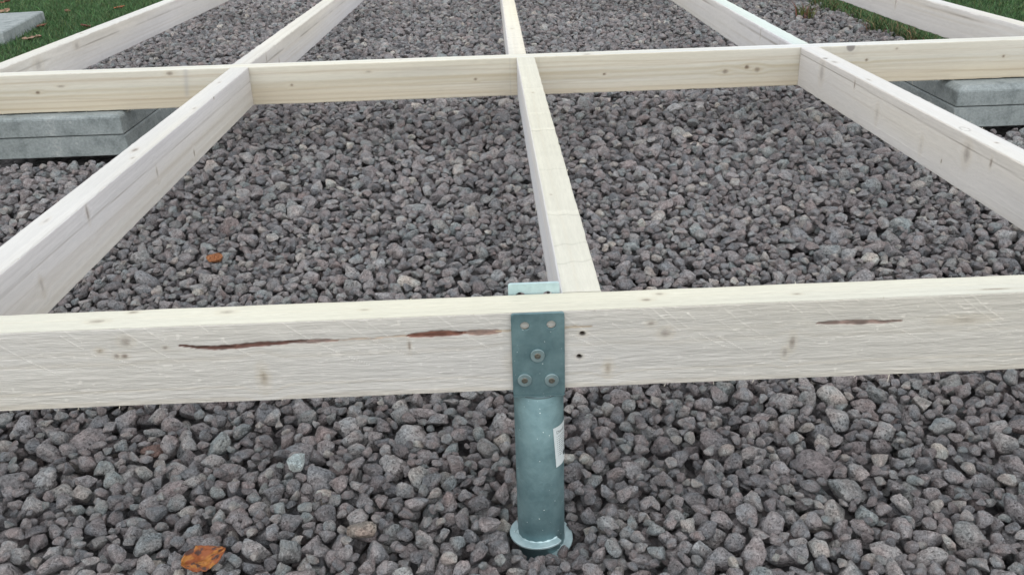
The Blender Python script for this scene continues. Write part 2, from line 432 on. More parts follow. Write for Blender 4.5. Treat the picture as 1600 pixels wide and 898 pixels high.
rest = ~istop
RS = ST[rest]; rv = vari[rest]
me = bpy.data.meshes.new('loose_stones'); me.vertices.add(len(RS)); me.vertices.foreach_set('co', RS[:, :3].astype(np.float32).ravel())
a = me.attributes.new('rot', 'FLOAT_VECTOR', 'POINT'); a.data.foreach_set('vector', RS[:, 6:9].astype(np.float32).ravel())
a = me.attributes.new('siz', 'FLOAT_VECTOR', 'POINT'); a.data.foreach_set('vector', RS[:, 3:6].astype(np.float32).ravel())
a = me.attributes.new('var', 'INT', 'POINT'); a.data.foreach_set('value', rv.astype(np.int32))
loose = mobj('loose_stones', me, STONE, bed); tag(loose, kind='stuff')
ng = bpy.data.node_groups.new('lay_stones', 'GeometryNodeTree')
ng.interface.new_socket('Geometry', in_out='INPUT', socket_type='NodeSocketGeometry')
ng.interface.new_socket('Geometry', in_out='OUTPUT', socket_type='NodeSocketGeometry')
gi = ng.nodes.new('NodeGroupInput'); go = ng.nodes.new('NodeGroupOutput')
ci = ng.nodes.new('GeometryNodeCollectionInfo'); ci.inputs['Collection'].default_value = pc
ci.inputs['Separate Children'].default_value = True; ci.inputs['Reset Children'].default_value = True
mp_ = ng.nodes.new('GeometryNodeMeshToPoints')
ip = ng.nodes.new('GeometryNodeInstanceOnPoints'); ip.inputs['Pick Instance'].default_value = True
def attr(nm, t):
    x = ng.nodes.new('GeometryNodeInputNamedAttribute'); x.data_type = t; x.inputs['Name'].default_value = nm; return x.outputs['Attribute']
er = ng.nodes.new('FunctionNodeEulerToRotation')
L = ng.links.new
L(gi.outputs[0], mp_.inputs[0]); L(mp_.outputs[0], ip.inputs['Points']); L(ci.outputs[0], ip.inputs['Instance'])
L(attr('var', 'INT'), ip.inputs['Instance Index']); L(attr('rot', 'FLOAT_VECTOR'), er.inputs[0]); L(er.outputs[0], ip.inputs['Rotation'])
L(attr('siz', 'FLOAT_VECTOR'), ip.inputs['Scale']); L(ip.outputs[0], go.inputs[0])
md = loose.modifiers.new('lay_stones', 'NODES'); md.node_group = ng

# ------------------------------------------------------------------ timber
def timber(name, L0, L1, fine, t, h, seed, axis, pal, rows, parent, loc, knots=(), marks=None, rotz=0., mat=None, bow=None, rough=.00025, ring=1., fuzz=.0007, label=None):
    """bar from L0 to L1; axis 'X' (its front face looks to -Y) or 'Y' (front face looks to -X). fine=[(a,b,step)...]"""
    us = []
    for (a, b, s) in fine: us.append(np.arange(a, b, s))
    us = np.unique(np.round(np.concatenate(us+[[L0, L1]]), 5)); us = us[(us >= L0) & (us <= L1)]
    nf, ntp, nb, nbo = rows
    # perimeter: front bottom->top, top front->back, back top->bottom, bottom
    per = []
    for i in range(nf+1): per.append((0, -h+h*i/nf, -1, 0, 0, -h+h*i/nf))
    for i in range(1, ntp+1): per.append((t*i/ntp, 0, 0, 1, 1, t*i/ntp))
    for i in range(1, nb+1): per.append((t, -h*i/nb, 1, 0, 2, -h*i/nb))
    for i in range(1, nbo): per.append((t-t*i/nbo, -h, 0, -1, 3, t-t*i/nbo))
    per = np.array(per); m = len(per); nu = len(us)
    U = us[:, None]; a = per[:, 0][None]; z = per[:, 1][None]; na = per[:, 2][None]; nz_ = per[:, 3][None]; fc = per[:, 4][None]; s = per[:, 5][None]
    U2, S2 = np.broadcast_arrays(U, s)
    F2 = np.broadcast_to(fc, U2.shape)
    fseed = seed*10
    # grain coordinate, deflected round the knots
    W = S2+F2*3.7
    W = W+.010*(fbm(U2*1.6, S2*6+F2*9, fseed+1, 2)-.5)*ring+.0012*(vn(U2*11, S2*50+F2*5, fseed+2)-.5)
    for (f, ku, kv, ru, rv, dk) in knots:
        on = (F2 == f); du = (U2-ku)/(ru*3.2); dv = (S2-kv)
        W = W+np.where(on, np.sign(dv)*-rv*1.1*np.exp(-du*du)*np.exp(-(dv/(rv*3.2))**2), 0)
    g1 = vn(W*170, U2*.35, fseed+3); g2 = vn(W*430, U2*1.2, fseed+4); g3 = vn(U2*55, W*1100, fseed+5)
    lines = sst(.70, .93, vn(W*145, U2*.2, fseed+6))
    base = np.array(pal[0]); topc = np.array(pal[1]); late = np.array(pal[2])
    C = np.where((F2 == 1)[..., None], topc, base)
    br = 1+.085*(g1-.5)+.06*(g2-.5)+.07*(g3-.5)
    C = C*br[..., None]
    k = (lines*.62*ring*(.45+.9*vn(U2*2.3, W*30, fseed+7)))[..., None]
    k = np.where((F2 == 1)[..., None], k*.55, k)
    C = C*(1-k)+late*k
    # broad tone drift
    dr = fbm(U2*3.0, S2*14+F2*4, fseed+8, 3)-.5
    C = C*(1+.17*dr[..., None])
    tint = (fbm(U2*1.3, S2*10+F2*4+30, fseed+9, 2)-.5)[..., None]
    C = C*(1+tint*np.array([.06, .01, -.16]))
    D = rough*2*(fbm(U2*34, S2*420+F2*7, fseed+11, 2)-.5)+rough*1.3*(vn(W*300, U2*14, fseed+12)-.5)
    for (f, ku, kv, ru, rv, dk) in knots:
        on = (F2 == f)
        wob = .25*(vn(U2*300, S2*300, fseed+13)-.5)
        r = np.sqrt(((U2-ku)/ru)**2+((S2-kv)/rv)**2)+wob
        core = np.where(on, 1-sst(.55, 1.25, r), 0)*min(1, abs(dk))
        kc = np.array((.20, .15, .11)) if dk < 1 else np.array((.03, .022, .015))
        if dk < 0: kc = np.array((.36, .29, .20))
        halo = np.where(on, np.exp(-((r-1.35)/.5)**2), 0)*.16
        C = C*(1-halo[..., None])+np.array((.50, .41, .28))*halo[..., None]
        C = C*(1-core[..., None])+kc*core[..., None]
        inner = np.where(on, 1-sst(.15, .6, r+.3*(vn(U2*500, S2*500, fseed+16)-.5)), 0)*.55*abs(min(dk, 1))
        C = C*(1-inner[..., None])+np.array((.10, .07, .05))*inner[..., None]
        if dk >= 1: D = D-np.where(on, (1-sst(.2, 1.05, r))*.006, 0)
    if marks is not None:
        C, D = marks(U2, S2, F2, C, D)
    # worn, splintery arrises
    ed = np.zeros(m)
    for j in (0, nf, nf+ntp, nf+ntp+nb): ed[j % m] = 1
    edge = ed[None]*(.0004+fuzz*(fbm(U2*45, F2*1.+2, fseed+14, 3)))
    A2 = a+na*D; Z2 = z+nz_*D
    ca = np.where(a <= 0, 1, np.where(a >= t-1e-9, -1, 0)); cz = np.where(z >= -1e-9, -1, np.where(z <= -h+1e-9, 1, 0))
    A2 = A2+ca*edge*.8; Z2 = Z2+cz*edge
    # sawn edge wander
    Z2 = Z2+np.where(z < -h*.5, 1, 0)*.0012*(fbm(U2*9, 1.5, fseed+15, 3)-.5)
    A2 = A2+np.zeros_like(U2); Z2 = Z2+np.zeros_like(U2)
    if bow is not None: A2 = A2+bow(U2)
    if axis == 'X': co = np.stack([U2, A2, Z2], -1)
    else: co = np.stack([A2, U2, Z2], -1)
    co = co.reshape(-1, 3)
    idx = np.arange(nu*m).reshape(nu, m); nxt = np.roll(idx, -1, 1)
    q = np.stack([idx[:-1], idx[1:], nxt[1:], nxt[:-1]], -1).reshape(-1, 4)
    if axis == 'Y': q = q[:, ::-1]
    caps = [idx[0], idx[-1][::-1]]
    if axis == 'Y': caps = [c[::-1] for c in caps]
    me = mesh_np(name, co, q, ngons=caps, smooth=False)
    vcol(me, 'wood', np.clip(C, .005, .9).reshape(-1, 3))
    uv = me.uv_layers.new(name='UVMap')
    li = np.empty(len(me.loops), np.int32); me.loops.foreach_get('vertex_index', li)
    UVv = np.stack([U2, S2+F2*.3], -1).reshape(-1, 2)
    uv.data.foreach_set('uv', UVv[li].astype(np.float32).ravel())
    o = mobj(name, me, mat or WOOD, parent, loc); o.rotation_euler.z = rotz
    if label: o['label'] = label
    return o

FIB = mat_flat('pale_wood_fibre', (.72, .67, .56), .85, 0, .1, 60)
def fibres(parent, axis, t, h, L0, L1, n, seed, edges=('fb', 'tf', 'tb'), lo=.004, hi=.014, bow=None):
    r = np.random.default_rng(seed); V = []; Q = []
    for _ in range(n):
        u = r.uniform(L0, L1); e = edges[r.integers(len(edges))]
        if e == 'fb': p = np.array([u, .0005, -h+.0005]); d = np.array([r.normal(0, .5), -.2-.5*r.random(), -1.])
        elif e == 'bb': p = np.array([u, t, -h+.0005]); d = np.array([r.normal(0, .5), .5*r.random(), -1.])
        elif e == 'tf': p = np.array([u, .0003, -.0005]); d = np.array([r.normal(0, 1.), -.5, .45])
        else: p = np.array([u, t, -.0005]); d = np.array([r.normal(0, 1.), .5, .7])
        if bow is not None: p[1] += float(bow(np.array(u)))
        d /= np.linalg.norm(d); Lh = r.uniform(lo, hi)*(.4 if e[0] == 't' else 1); w_ = r.uniform(.00025, .0005)
        if r.random() < .08: Lh *= 1.8
        curl = r.normal(0, .9, 3); pts = [p]; dd = d.copy()
        for k in range(4):
            dd = dd+curl*.28; dd /= np.linalg.norm(dd); pts.append(pts[-1]+dd*Lh/4)
        side = np.cross(d, [0.3, .5, .8]); side /= np.linalg.norm(side)
        b = len(V)
        for k, q_ in enumerate(pts):
            ww = w_*(1-k/5.5); V.append(q_-side*ww); V.append(q_+side*ww)
        for k in range(4): Q.append([b+2*k, b+2*k+1, b+2*k+3, b+2*k+2])
    V = np.array(V)
    if axis == 'Y': V = V[:, [1, 0, 2]]
    o = mobj('wood_fibres', mesh_np('wood_fibres', V, Q), FIB, parent); o['kind'] = 'stuff'
    return o

frame = empty('timber_frame', (0, 0, -.095))
tag(frame, 'pale new softwood frame of crossing beams and joists over grey gravel', 'timber frame')
ZF = .095
t, h = .045, .095
Y2 = 1.4206; YB3 = 3.70
def pol(U, pts):   # polyline value
    p = np.array(pts); return np.interp(U, p[:, 0], p[:, 1], left=9, right=9)
def marks_front(U, Sg, F, C, D):
    fr = F == 0
    j = .0011*(vn(U*90, 1.2, 901)-.5)+.0018*(vn(U*22, 4.2, 902)-.5)
    def streak(C, D, pts, w0, col, amt, seed, dep=.0008):
        nonlocal j
        c = pol(U, pts); u0, u1 = pts[0][0], pts[-1][0]
        tt = np.clip((U-u0)/(u1-u0), 0, 1)
        w = w0*(np.sin(np.pi*tt)**.35)*(.65+.45*vn(U*60, .4, seed)+.35*vn(U*260, .7, seed+4))+1e-5
        m = np.where(fr & (U > u0) & (U < u1), 1-sst(.55, 1.0, np.abs(Sg-c-j)/w), 0)*amt
        var = (.25+1.5*fbm(U*95, Sg*600, seed+1, 3)**1.3)
        cc = np.array(col)*var[..., None]
        return C*(1-m[..., None])+cc*m[..., None], D-m*dep
    C, D = streak(C, D, [(-.3415, -.0236), (-.3269, -.0251), (-.3071, -.0276), (-.2594, -.0259), (-.2253, -.0244), (-.205, -.0240)], .0034, (.165, .085, .068), 1, 11)
    C, D = streak(C, D, [(-.3415, -.0236), (-.3269, -.0251), (-.3071, -.0276), (-.28, -.0266)], .0022, (.09, .045, .035), .8, 12)
    C, D = streak(C, D, [(-.225, -.0244), (-.1709, -.0238)], .0030, (.23, .14, .115), .85, 13)
    C, D = streak(C, D, [(-.18, -.0238), (-.1505, -.0232), (-.096, -.0218), (-.085, -.0221)], .0014, (.46, .34, .25), .7, 14, .0002)
    C, D = streak(C, D, [(-.0992, -.0224), (-.0892, -.0221), (-.0551, -.0214), (-.035, -.0215)], .0042, (.20, .09, .065), 1, 15)
    C, D = streak(C, D, [(-.040, -.0215), (.002, -.0214)], .0038, (.26, .15, .115), .85, 16)
    C, D = streak(C, D, [(-.005, -.0214), (.0131, -.0206), (.0609, -.0197), (.100, -.0198)], .0024, (.50, .40, .29), .75, 17, .0001)
    C, D = streak(C, D, [(.3395, -.0272), (.3776, -.0268), (.4228, -.0280), (.4331, -.0281)], .0032, (.25, .165, .14), .9, 18)
    # circular-saw scratches, raised pale threads running down to the right
    rr = np.random.default_rng(5)
    u0 = -.70; 
    while u0 < .72:
        sl_ = .95+rr.normal(0, .05); cu = 4.+rr.normal(0, .8)
        x = u0-Sg*sl_+Sg*Sg*cu*2.2
        dd = np.abs(U-x)
        lim = rr.uniform(-.062, -.025)
        vis = sst(lim-.012, lim+.008, Sg)*(vn(U*60, Sg*60, 77) > .33)
        m = np.where(fr, np.exp(-(dd/.0008)**2)*vis, 0)*rr.uniform(.15, .85)
        C = C*(1+.30*m[..., None]); D = D+m*.0005
        u0 += rr.choice([.012, .022, .030, .038])*rr.uniform(.85, 1.15)
    # coarse horizontal saw ridges
    rid = fbm(U*52, Sg*380, 66, 2)-.5
    rid2 = vn(U*34, Sg*330+1.0*vn(U*35, Sg*20, 8), 67)-.5
    env = .5+.9*sst(-.03, -.08, Sg)
    D = D+np.where(fr, (rid*.00042+rid2*.00030)*env, 0)
    tuft = sst(.80, .93, vn(U*150, Sg*420, 71))*vn(U*20, Sg*60, 72)
    C = C*(1+np.where(fr, .10*rid2+.07*rid+.18*tuft-.06, 0)[..., None]); D = D+np.where(fr, tuft*.0003, 0)
    wide = np.where(fr, sst(.62, .9, vn(Sg*95+1.1*vn(U*2.2, Sg*14, 73), U*.25, 74)), 0)*.16
    C = C*(1-wide[..., None])+np.array((.46, .42, .36))*wide[..., None]
    # greenish faint knots' halo on top
    tp = F == 1
    D = D+np.where(tp, (vn(U*30, Sg*300, 68)-.5)*.0004, 0)
    return C, D
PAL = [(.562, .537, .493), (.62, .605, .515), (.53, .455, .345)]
KN = [(0, -.3952, -.0158, .006, .005, .45), (0, -.3994, -.0326, .004, .003, .7), (0, -.4081, -.0322, .003, .003, .5), (0, -.4242, -.0252, .004, .003, -.5), (0, -.3552, -.0246, .003, .002, .5),
      (0, -.0972, -.034, .0018, .006, .6), (0, .1777, -.0312, .006, .005, .4), (0, .3162, -.0493, .0035, .008, .5), (0, .3092, -.062, .003, .006, .35),
      (0, -.257, -.0661, .005, .012, -.5), (0, .1163, -.0717, .004, .008, -.5), (0, .1614, -.0189, .004, .0025, .45), (0, .0882, -.0279, .0036, .0028, 1.), (0, .0849, -.0559, .0034, .0028, 1.),
      (1, -.3973, .0384, .006, .003, .5), (1, -.4288, .0197, .009, .004, .4), (1, -.2934, .030, .008, .004, .35), (1, -.1439, .0217, .005, .002, .4), (1, .1592, .0192, .006, .003, .5),
      (1, .1754, .0323, .005, .003, .4), (1, .3219, .0186, .005, .002, .45), (1, .5328, .0112, .018, .0015, .6), (0, .50, -.030, .02, .004, -.3), (0, .02, -.06, .01, .01, -.4)]
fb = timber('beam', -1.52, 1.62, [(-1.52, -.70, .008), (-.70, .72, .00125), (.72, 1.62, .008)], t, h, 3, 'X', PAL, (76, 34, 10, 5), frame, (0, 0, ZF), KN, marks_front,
            rough=.00018, ring=.35, mat=ROUGHWOOD, label='rough sawn front beam with reddish resin streaks')
fibres(fb, 'X', t, h, -.65, .68, 230, 21, ('fb', 'tf', 'tb', 'tf'), .002, .007)

def marks_b2(U, Sg, F, C, D):
    fr = F == 0
    # yellower lower band and long wavy rings
    m = np.where(fr, sst(-.045, -.085, Sg+.012*np.sin(U*3.1+.4)), 0)*.6
    C = C*(1-m[..., None])+np.array((.62, .53, .39))*m[..., None]
    rr = np.random.default_rng(9)
    for k in range(9):
        v0 = rr.uniform(-.09, -.012); am = rr.uniform(.003, .009); ph = rr.uniform(0, 6); fq = rr.uniform(1.5, 3.2)
        c = v0+am*np.sin(U*fq+ph)+.002*np.sin(U*9+ph*3)
        wd = .0009+.0012*vn(U*3, k, 5)
        mm = np.where(fr, np.exp(-((Sg-c)/wd)**2)*(.15+.75*vn(U*2.2, k*3., 40)), 0)*.62
        C = C*(1-mm[..., None])+np.array((.42, .33, .23))*mm[..., None]
    # grey scuff left of the left joist, and blue-grey hand smudges
    mm = np.where(fr, np.exp(-((U+.752-.12*(Sg+.03))/.006)**2)*sst(-.075, -.06, Sg), 0)*.32
    C = C*(1-mm[..., None])+np.array((.30, .30, .33))*mm[..., None]
    mm = np.where(fr, np.exp(-((U+.15)/.16)**2)*np.exp(-((Sg+.025)/.016)**2), 0)*.30*(.5+vn(U*6, Sg*160, 12))
    C = C*(1-mm[..., None])+np.array((.38, .36, .33))*mm[..., None]
    r = np.hypot((U-.9035)/.012, (Sg+.002)/.014)
    mm = np.where(fr, 1-sst(.75, 1.05, r), 0)*.9
    C = C*(1-mm[..., None])+np.array((.22, .20, .19))*mm[..., None]
    mm = np.where(fr, np.exp(-((r-1.5)/.5)**2), 0)*.25*vn(U*200, Sg*200, 3)
    C = C*(1-mm[..., None])+np.array((.33, .31, .29))*mm[..., None]
    # row of short pencil marks by joints
    for u0 in (.052, .123, .792, .853, -.655, -.592):
        mm = np.where(fr, np.exp(-((U-u0)/.0012)**2), 0)*.35*vn(Sg*120, u0*9, 6)
        C = C*(1-mm[..., None])+np.array((.25, .25, .27))*mm[..., None]
    return C, D
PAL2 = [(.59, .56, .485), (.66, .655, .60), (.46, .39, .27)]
KB = [(0, -1.121, -.0441, .006, .004, .9), (0, -1.061, -.0304, .012, .003, .5), (0, -.7891, -.0086, .009, .005, .6), (0, -.4933, -.0477, .0042, .0032, .92), (0, -.0356, -.0499, .0042, .0032, .92),
      (0, .2869, -.0487, .0042, .0032, .92), (0, .5917, -.0532, .008, .006, .6), (0, .6459, -.044, .006, .005, .95), (0, .6723, -.0513, .007, .007, .55), (0, .9474, -.0372, .0042, .0032, .92), (0, 1.2952, -.0399, .0042, .0032, .92),
      (1, .2443, .010, .010, .006, .55), (1, -.2201, .03, .006, .003, .4), (1, .4296, .035, .005, .003, .6), (0, 1.02, -.012, .004, .003, .5), (0, -.30, -.022, .008, .003, .4)]
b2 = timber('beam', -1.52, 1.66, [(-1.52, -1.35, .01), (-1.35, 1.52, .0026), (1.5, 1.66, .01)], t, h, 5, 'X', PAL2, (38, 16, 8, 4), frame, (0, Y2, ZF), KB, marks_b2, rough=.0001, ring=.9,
            label='middle beam with wavy yellow growth rings and a dark knot')
fibres(b2, 'X', t, h, -1.25, 1.4, 170, 22, ('fb', 'fb', 'tf'), .003, .012)
b3 = timber('beam', -1.52, 1.66, [(-1.5, 1.6, .03)], t, h, 6, 'X', PAL2, (6, 3, 3, 2), frame, (0, YB3, ZF), (), None)

def marks_joist(kind, seed):
    def f(U, Sg, F, C, D):
        side = 2 if kind == 'left' else 0
        on = F == side
        if kind in ('left', 'right'):
            v0 = -.030 if kind == 'left' else -.020
            c = v0+.004*np.sin(U*2.2+seed)+.0012*(vn(U*14, 3, seed)-.5)
            mm = np.where(on, np.exp(-((Sg-c)/.0010)**2), 0)*(.35+.5*vn(U*7, 1, seed+1))
            C = C*(1-mm[..., None])+np.array((.27, .235, .20))*mm[..., None]; D = D-mm*.0006
            # fine growth lines above the crack
            ab = np.where(on & (Sg > c), .5+.5*np.sin((Sg-c)*2*np.pi/.0034+1.5*vn(U*3, 0, seed)), 0)
            C = C*(1-.07*ab[..., None])
            c2 = -.074+.003*np.sin(U*1.7+seed*2)
            mm = np.where(on, np.exp(-((Sg-c2)/.0009)**2), 0)*.5*vn(U*5, 2, seed+3)
            C = C*(1+.25*mm[..., None]); D = D+mm*.0005
            c3 = -.052+.006*np.sin(U*2.6+seed)
            mm = np.where(on, np.exp(-((Sg-c3)/.0016)**2), 0)*.35*vn(U*4, 6, seed+4)
            C = C*(1-mm[..., None])+np.array((.42, .36, .29))*mm[..., None]
        if kind == 'centre':
            tp = F == 1
            # cross-grain tear-outs over the top
            for (u0, w0, am, sl) in ((.68, .0016, .45, .10), (.69, .007, -.10, .05), (.805, .005, -.12, .0), (.2445, .0013, .4, -.10), (.256, .006, -.10, 0), (.14, .002, .25, .15), (.45, .003, .12, .1), (.083, .0015, .3, .2), (1.03, .002, .2, .1)):
                x = u0+sl*(Sg-.02)+.002*np.sin(Sg*260+u0*30)
                mm = np.where(tp, np.exp(-((U-x)/w0)**2), 0)*(.5+.8*vn(Sg*200, u0*50, seed))
                C = C*(1-.7*am*mm[..., None]); D = D-np.sign(am)*mm*.0006
            D = D+np.where(tp, .0008*(vn(U*28, Sg*12, 51)-.5), 0)
            C = C*(1+np.where(tp, .05*(vn(U*45, Sg*30, 52)-.5), 0)[..., None])
        if kind == 'right':
            tp = F == 1
            r = np.hypot((U-.5869)/.013, (Sg-.0135)/.0065)
            mm = np.where(tp, np.exp(-((r-1)/.10)**2), 0)*.75
            C = C*(1-mm[..., None])+np.array((.20, .18, .16))*mm[..., None]
        return C, D
    return f
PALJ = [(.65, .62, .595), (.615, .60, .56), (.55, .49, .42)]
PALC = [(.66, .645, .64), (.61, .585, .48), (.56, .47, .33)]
def angl(x0, y0, x1, y1): return -math.atan2(x1-x0, y1-y0)
g = .0015
Ls = Y2-.045-2*g
# left joist: left edge X -.646 .. -.639 ; centre .069 .. .068 ; right .802 .. .777
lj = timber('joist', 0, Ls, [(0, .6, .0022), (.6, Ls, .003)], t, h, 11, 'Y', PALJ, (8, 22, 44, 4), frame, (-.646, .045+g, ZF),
            [(1, .65, .020, .012, .005, .6), (1, .60, .034, .006, .003, .45), (1, .95, .036, .008, .003, .4), (2, .372, -.016, .004, .012, .55), (2, .875, -.073, .003, .008, .75), (2, 1.06, -.004, .004, .003, .8), (2, .665, -.046, .003, .01, .45), (1, .30, .02, .01, .003, .3), (1, 1.2, .02, .008, .003, .4), (2, .20, -.055, .004, .010, .3)],
            marks_joist('left', 2), rotz=angl(-.646, 0, -.639, Y2), ring=.5, rough=.00009, fuzz=.0012, label='left joist with a dark crack line along its side')
fibres(lj, 'Y', t, h, .05, 1.3, 60, 31, ('tf', 'tb', 'bb'), .003, .009)
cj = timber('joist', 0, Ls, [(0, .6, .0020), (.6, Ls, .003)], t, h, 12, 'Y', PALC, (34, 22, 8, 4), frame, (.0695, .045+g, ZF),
            [(1, .98, .02, .005, .003, -.5), (1, .33, .012, .003, .002, .4)], marks_joist('centre', 3), rotz=angl(.0695, 0, .0685, Y2), ring=.5, rough=.00014, fuzz=.0012, label='centre joist with cross tears in its yellowish top')
fibres(cj, 'Y', t, h, .02, 1.35, 60, 32, ('tf', 'tb', 'fb'), .003, .008)
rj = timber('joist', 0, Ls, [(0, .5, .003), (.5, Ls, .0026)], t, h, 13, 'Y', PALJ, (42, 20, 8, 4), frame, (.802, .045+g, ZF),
            [(1, 1.2278, .008, .006, .005, 1.), (1, 1.181, .012, .012, .006, .45), (1, .987, .012, .010, .003, .4), (0, 1.027, -.018, .003, .009, .7), (0, 1.22, -.03, .012, .022, .32), (0, .543, -.03, .010, .016, .4), (0, .469, -.0235, .003, .008, .65), (0, .62, -.066, .002, .004, .9),
             (1, .50, .022, .004, .003, .6), (0, .9, -.05, .006, .015, .2), (0, .70, -.06, .005, .012, .15)],
            marks_joist('right', 5), rotz=angl(.802, 0, .777, Y2), ring=.4, rough=.00009, fuzz=.0012, label='right joist with a pencilled ring on its top')
fibres(rj, 'Y', t, h, .3, 1.35, 60, 33, ('tf', 'tb', 'fb'), .003, .008)
yb = Y2+.045+g; Lf = YB3-.003-yb
def far_joist(x0, x1, seed, pal, kn=(), bow=None, kind='left', label=None, rows=(20, 10, 26, 3), nfib=30):
    o = timber('joist', 0, Lf, [(0, Lf, .0045)], t, h, seed, 'Y', pal, rows, frame, (x0, yb, ZF), kn, marks_joist(kind, seed), rotz=angl(x0, 0, x1, Lf), bow=bow, ring=.6, rough=.00012, fuzz=.002, label=label)
    fibres(o, 'Y', t, h, .05, Lf-.1, nfib, seed+50, ('tf', 'tb', 'tb'), .004, .012, bow)
    return o
far_joist(-1.298, -1.236, 14, PALJ, [(2, .25, -.03, .02, .015, .25), (2, .5, -.02, .015, .01, .3), (1, .6, .02, .01, .004, .5)], label='far joist along the left lawn edge')
far_joist(-.648, -.588, 15, PALJ, [(2, .17, -.02, .004, .012, .5), (2, .3, -.05, .004, .012, .5), (2, .1, -.08, .004, .01, .7)])
far_joist(.050, .059, 16, [(.67, .645, .62), (.70, .66, .55), (.56, .47, .33)], [(1, .4, .02, .01, .004, -.4)], kind='centre', label='far centre joist with a ragged furry top edge', nfib=160)
PALG = [(.65, .62, .59), (.58, .64, .605), (.52, .47, .40)]
far_joist(.770, .766, 17, PALG, [(0, .10, -.03, .004, .014, .5), (0, .13, -.08, .004, .01, .6), (0, .28, -.02, .004, .012, .4)], kind='right', label='far joist with a pale greenish top')
far_joist(1.446, 1.400, 18, PALJ, [(0, .9, -.03, .004, .02, .5)], bow=lambda U: -.012*np.sin(np.clip(U, 0, 1.4)*np.pi/1.4), kind='right', label='bowed joist along the right lawn edge')
# outer joists of the near bay, just outside the picture
for x0 in (-1.36, 1.50):
    timber('joist', 0, Ls, [(0, Ls, .02)], t, h, 19, 'Y', PALJ, (6, 3, 6, 2), frame, (x0, .045+g, ZF), ())
print('timber', round(time.time()-T0, 1))

# ------------------------------------------------------------------ post
PX, PY = .0405, .0225
post = empty('ground_screw', (PX, PY, -.33))
tag(post, 'round galvanised steel ground screw post bracketing the front beam', 'post')
PZ = .33
def plate(name, w_, hgt, th, holes, x, y, z, mat, lean=0.):
    bm = bmesh.new(); loops = []
    rr = .003
    pts = []
    for cx, cz, a0 in ((w_/2-rr, hgt-rr, 0), (-w_/2+rr, hgt-rr, 90), (-w_/2+rr, rr, 180), (w_/2-rr, rr, 270)):
        for k in range(4):
            an = math.radians(a0+k*30); pts.append((cx+rr*math.cos(an), cz+rr*math.sin(an)))
    loops.append(pts)
    for (hx, hz, hr) in holes: loops.append([(hx+hr*math.cos(k*math.pi/12), hz+hr*math.sin(k*math.pi/12)) for k in range(24)])
    for lp in loops:
        vs = [bm.verts.new((p[0], 0, p[1])) for p in lp]
        for i in range(len(vs)): bm.edges.new((vs[i], vs[(i+1) % len(vs)]))
    bmesh.ops.triangle_fill(bm, use_beauty=True, use_dissolve=False, edges=bm.edges[:])
    r = bmesh.ops.extrude_face_region(bm, geom=bm.faces[:])
    bmesh.ops.translate(bm, vec=(0, th, 0), verts=[v for v in r['geom'] if isinstance(v, bmesh.types.BMVert)])
    bmesh.ops.recalc_face_normals(bm, faces=bm.faces[:])
    o = bobj(name, bm, mat, post, (x, y, z))
    bv = o.modifiers.new('bevel', 'BEVEL'); bv.width = .0005; bv.segments = 2; bv.limit_method = 'ANGLE'; bv.angle_limit = math.radians(50)
    o.rotation_euler.x = lean
    return o
zb = -.0985                                    # underside of the beam, on the saddle
plate('front_plate', .0567, .0990, .0035, [(-.0139, .0845, .0049), (.0142, .0848, .0049)], 0, -PY-.0045, PZ+zb, GALV)
plate('rear_plate', .0567, .1108, .0035, [(-.0150, .0950, .0055), (.0150, .0950, .0055)], -.0012, PY+.0012, PZ+zb, GALVL)
bm = bmesh.new(); bmesh.ops.create_cube(bm, size=1); bmesh.ops.scale(bm, vec=(.0567, .0535, .003), verts=bm.verts)
bmesh.ops.bevel(bm, geom=bm.edges[:], offset=.0008, segments=2, affect='EDGES')
bobj('saddle_plate', bm, GALV, post, (0, 0, PZ+zb-.0018))
# tube
def lathe(prof, n=64):
    V = []; Q = []
    for (r, z) in prof:
        for k in range(n): V.append((r*math.cos(2*math.pi*k/n), r*math.sin(2*math.pi*k/n), z))
    for i in range(len(prof)-1):
        for k in range(n): Q.append([i*n+k, i*n+(k+1) % n, (i+1)*n+(k+1) % n, (i+1)*n+k])
    return V, Q
TR = .0282
V, Q = lathe([(TR-.003, zb-.0034), (TR-.0006, zb-.0034), (TR, zb-.004), (TR, -.30), (TR, -.45), (TR*.6, -.62), (.003, -.80)], 72)
tube = mobj('tube', mesh_np('tube', np.array(V)+np.array([.0006, 0, PZ]), Q), GALV, post)
DKST = mat_galv('dull_weld', (.08, .12, .13), (.13, .18, .19), .6)
# weld fillet under the saddle
V, Q = lathe([(TR-.0005, zb-.0060), (TR+.0008, zb-.0048), (TR+.0010, zb-.0036), (TR-.002, zb-.0034)], 72)
mobj('weld', mesh_np('weld', np.array(V)+np.array([.0006, 0, PZ]), Q), DKST, post)
# helical blade: upper end cut off at the front right, winding down into the ground
V = []; Q = []
a0 = math.radians(-52); turns = 1.06; nst = 200
for i in range(nst+1):
    f = i/nst; an = a0-f*turns*2*math.pi; zc = -.3015-.0210*f*turns
    r1 = .0385+.0006*math.sin(an*2)
    if f < .02: r1 -= .0015*(1-f/.02)
    for (r, dz) in ((TR-.001, .0014), (r1-.0004, .0014), (r1, .0010), (r1, -.0010), (r1-.0004, -.0014), (TR-.001, -.0014)):
        V.append((r*math.cos(an)+.0006, r*math.sin(an), zc+dz+PZ))
for i in range(nst):
    for k in range(6): Q.append([i*6+k, i*6+(k+1) % 6, (i+1)*6+(k+1) % 6, (i+1)*6+k])
me = mesh_np('screw_blade', V, Q, ngons=[list(range(6)), list(range(nst*6+5, nst*6-1, -1))], smooth=False)
mobj('screw_blade', me, GALVL, post)
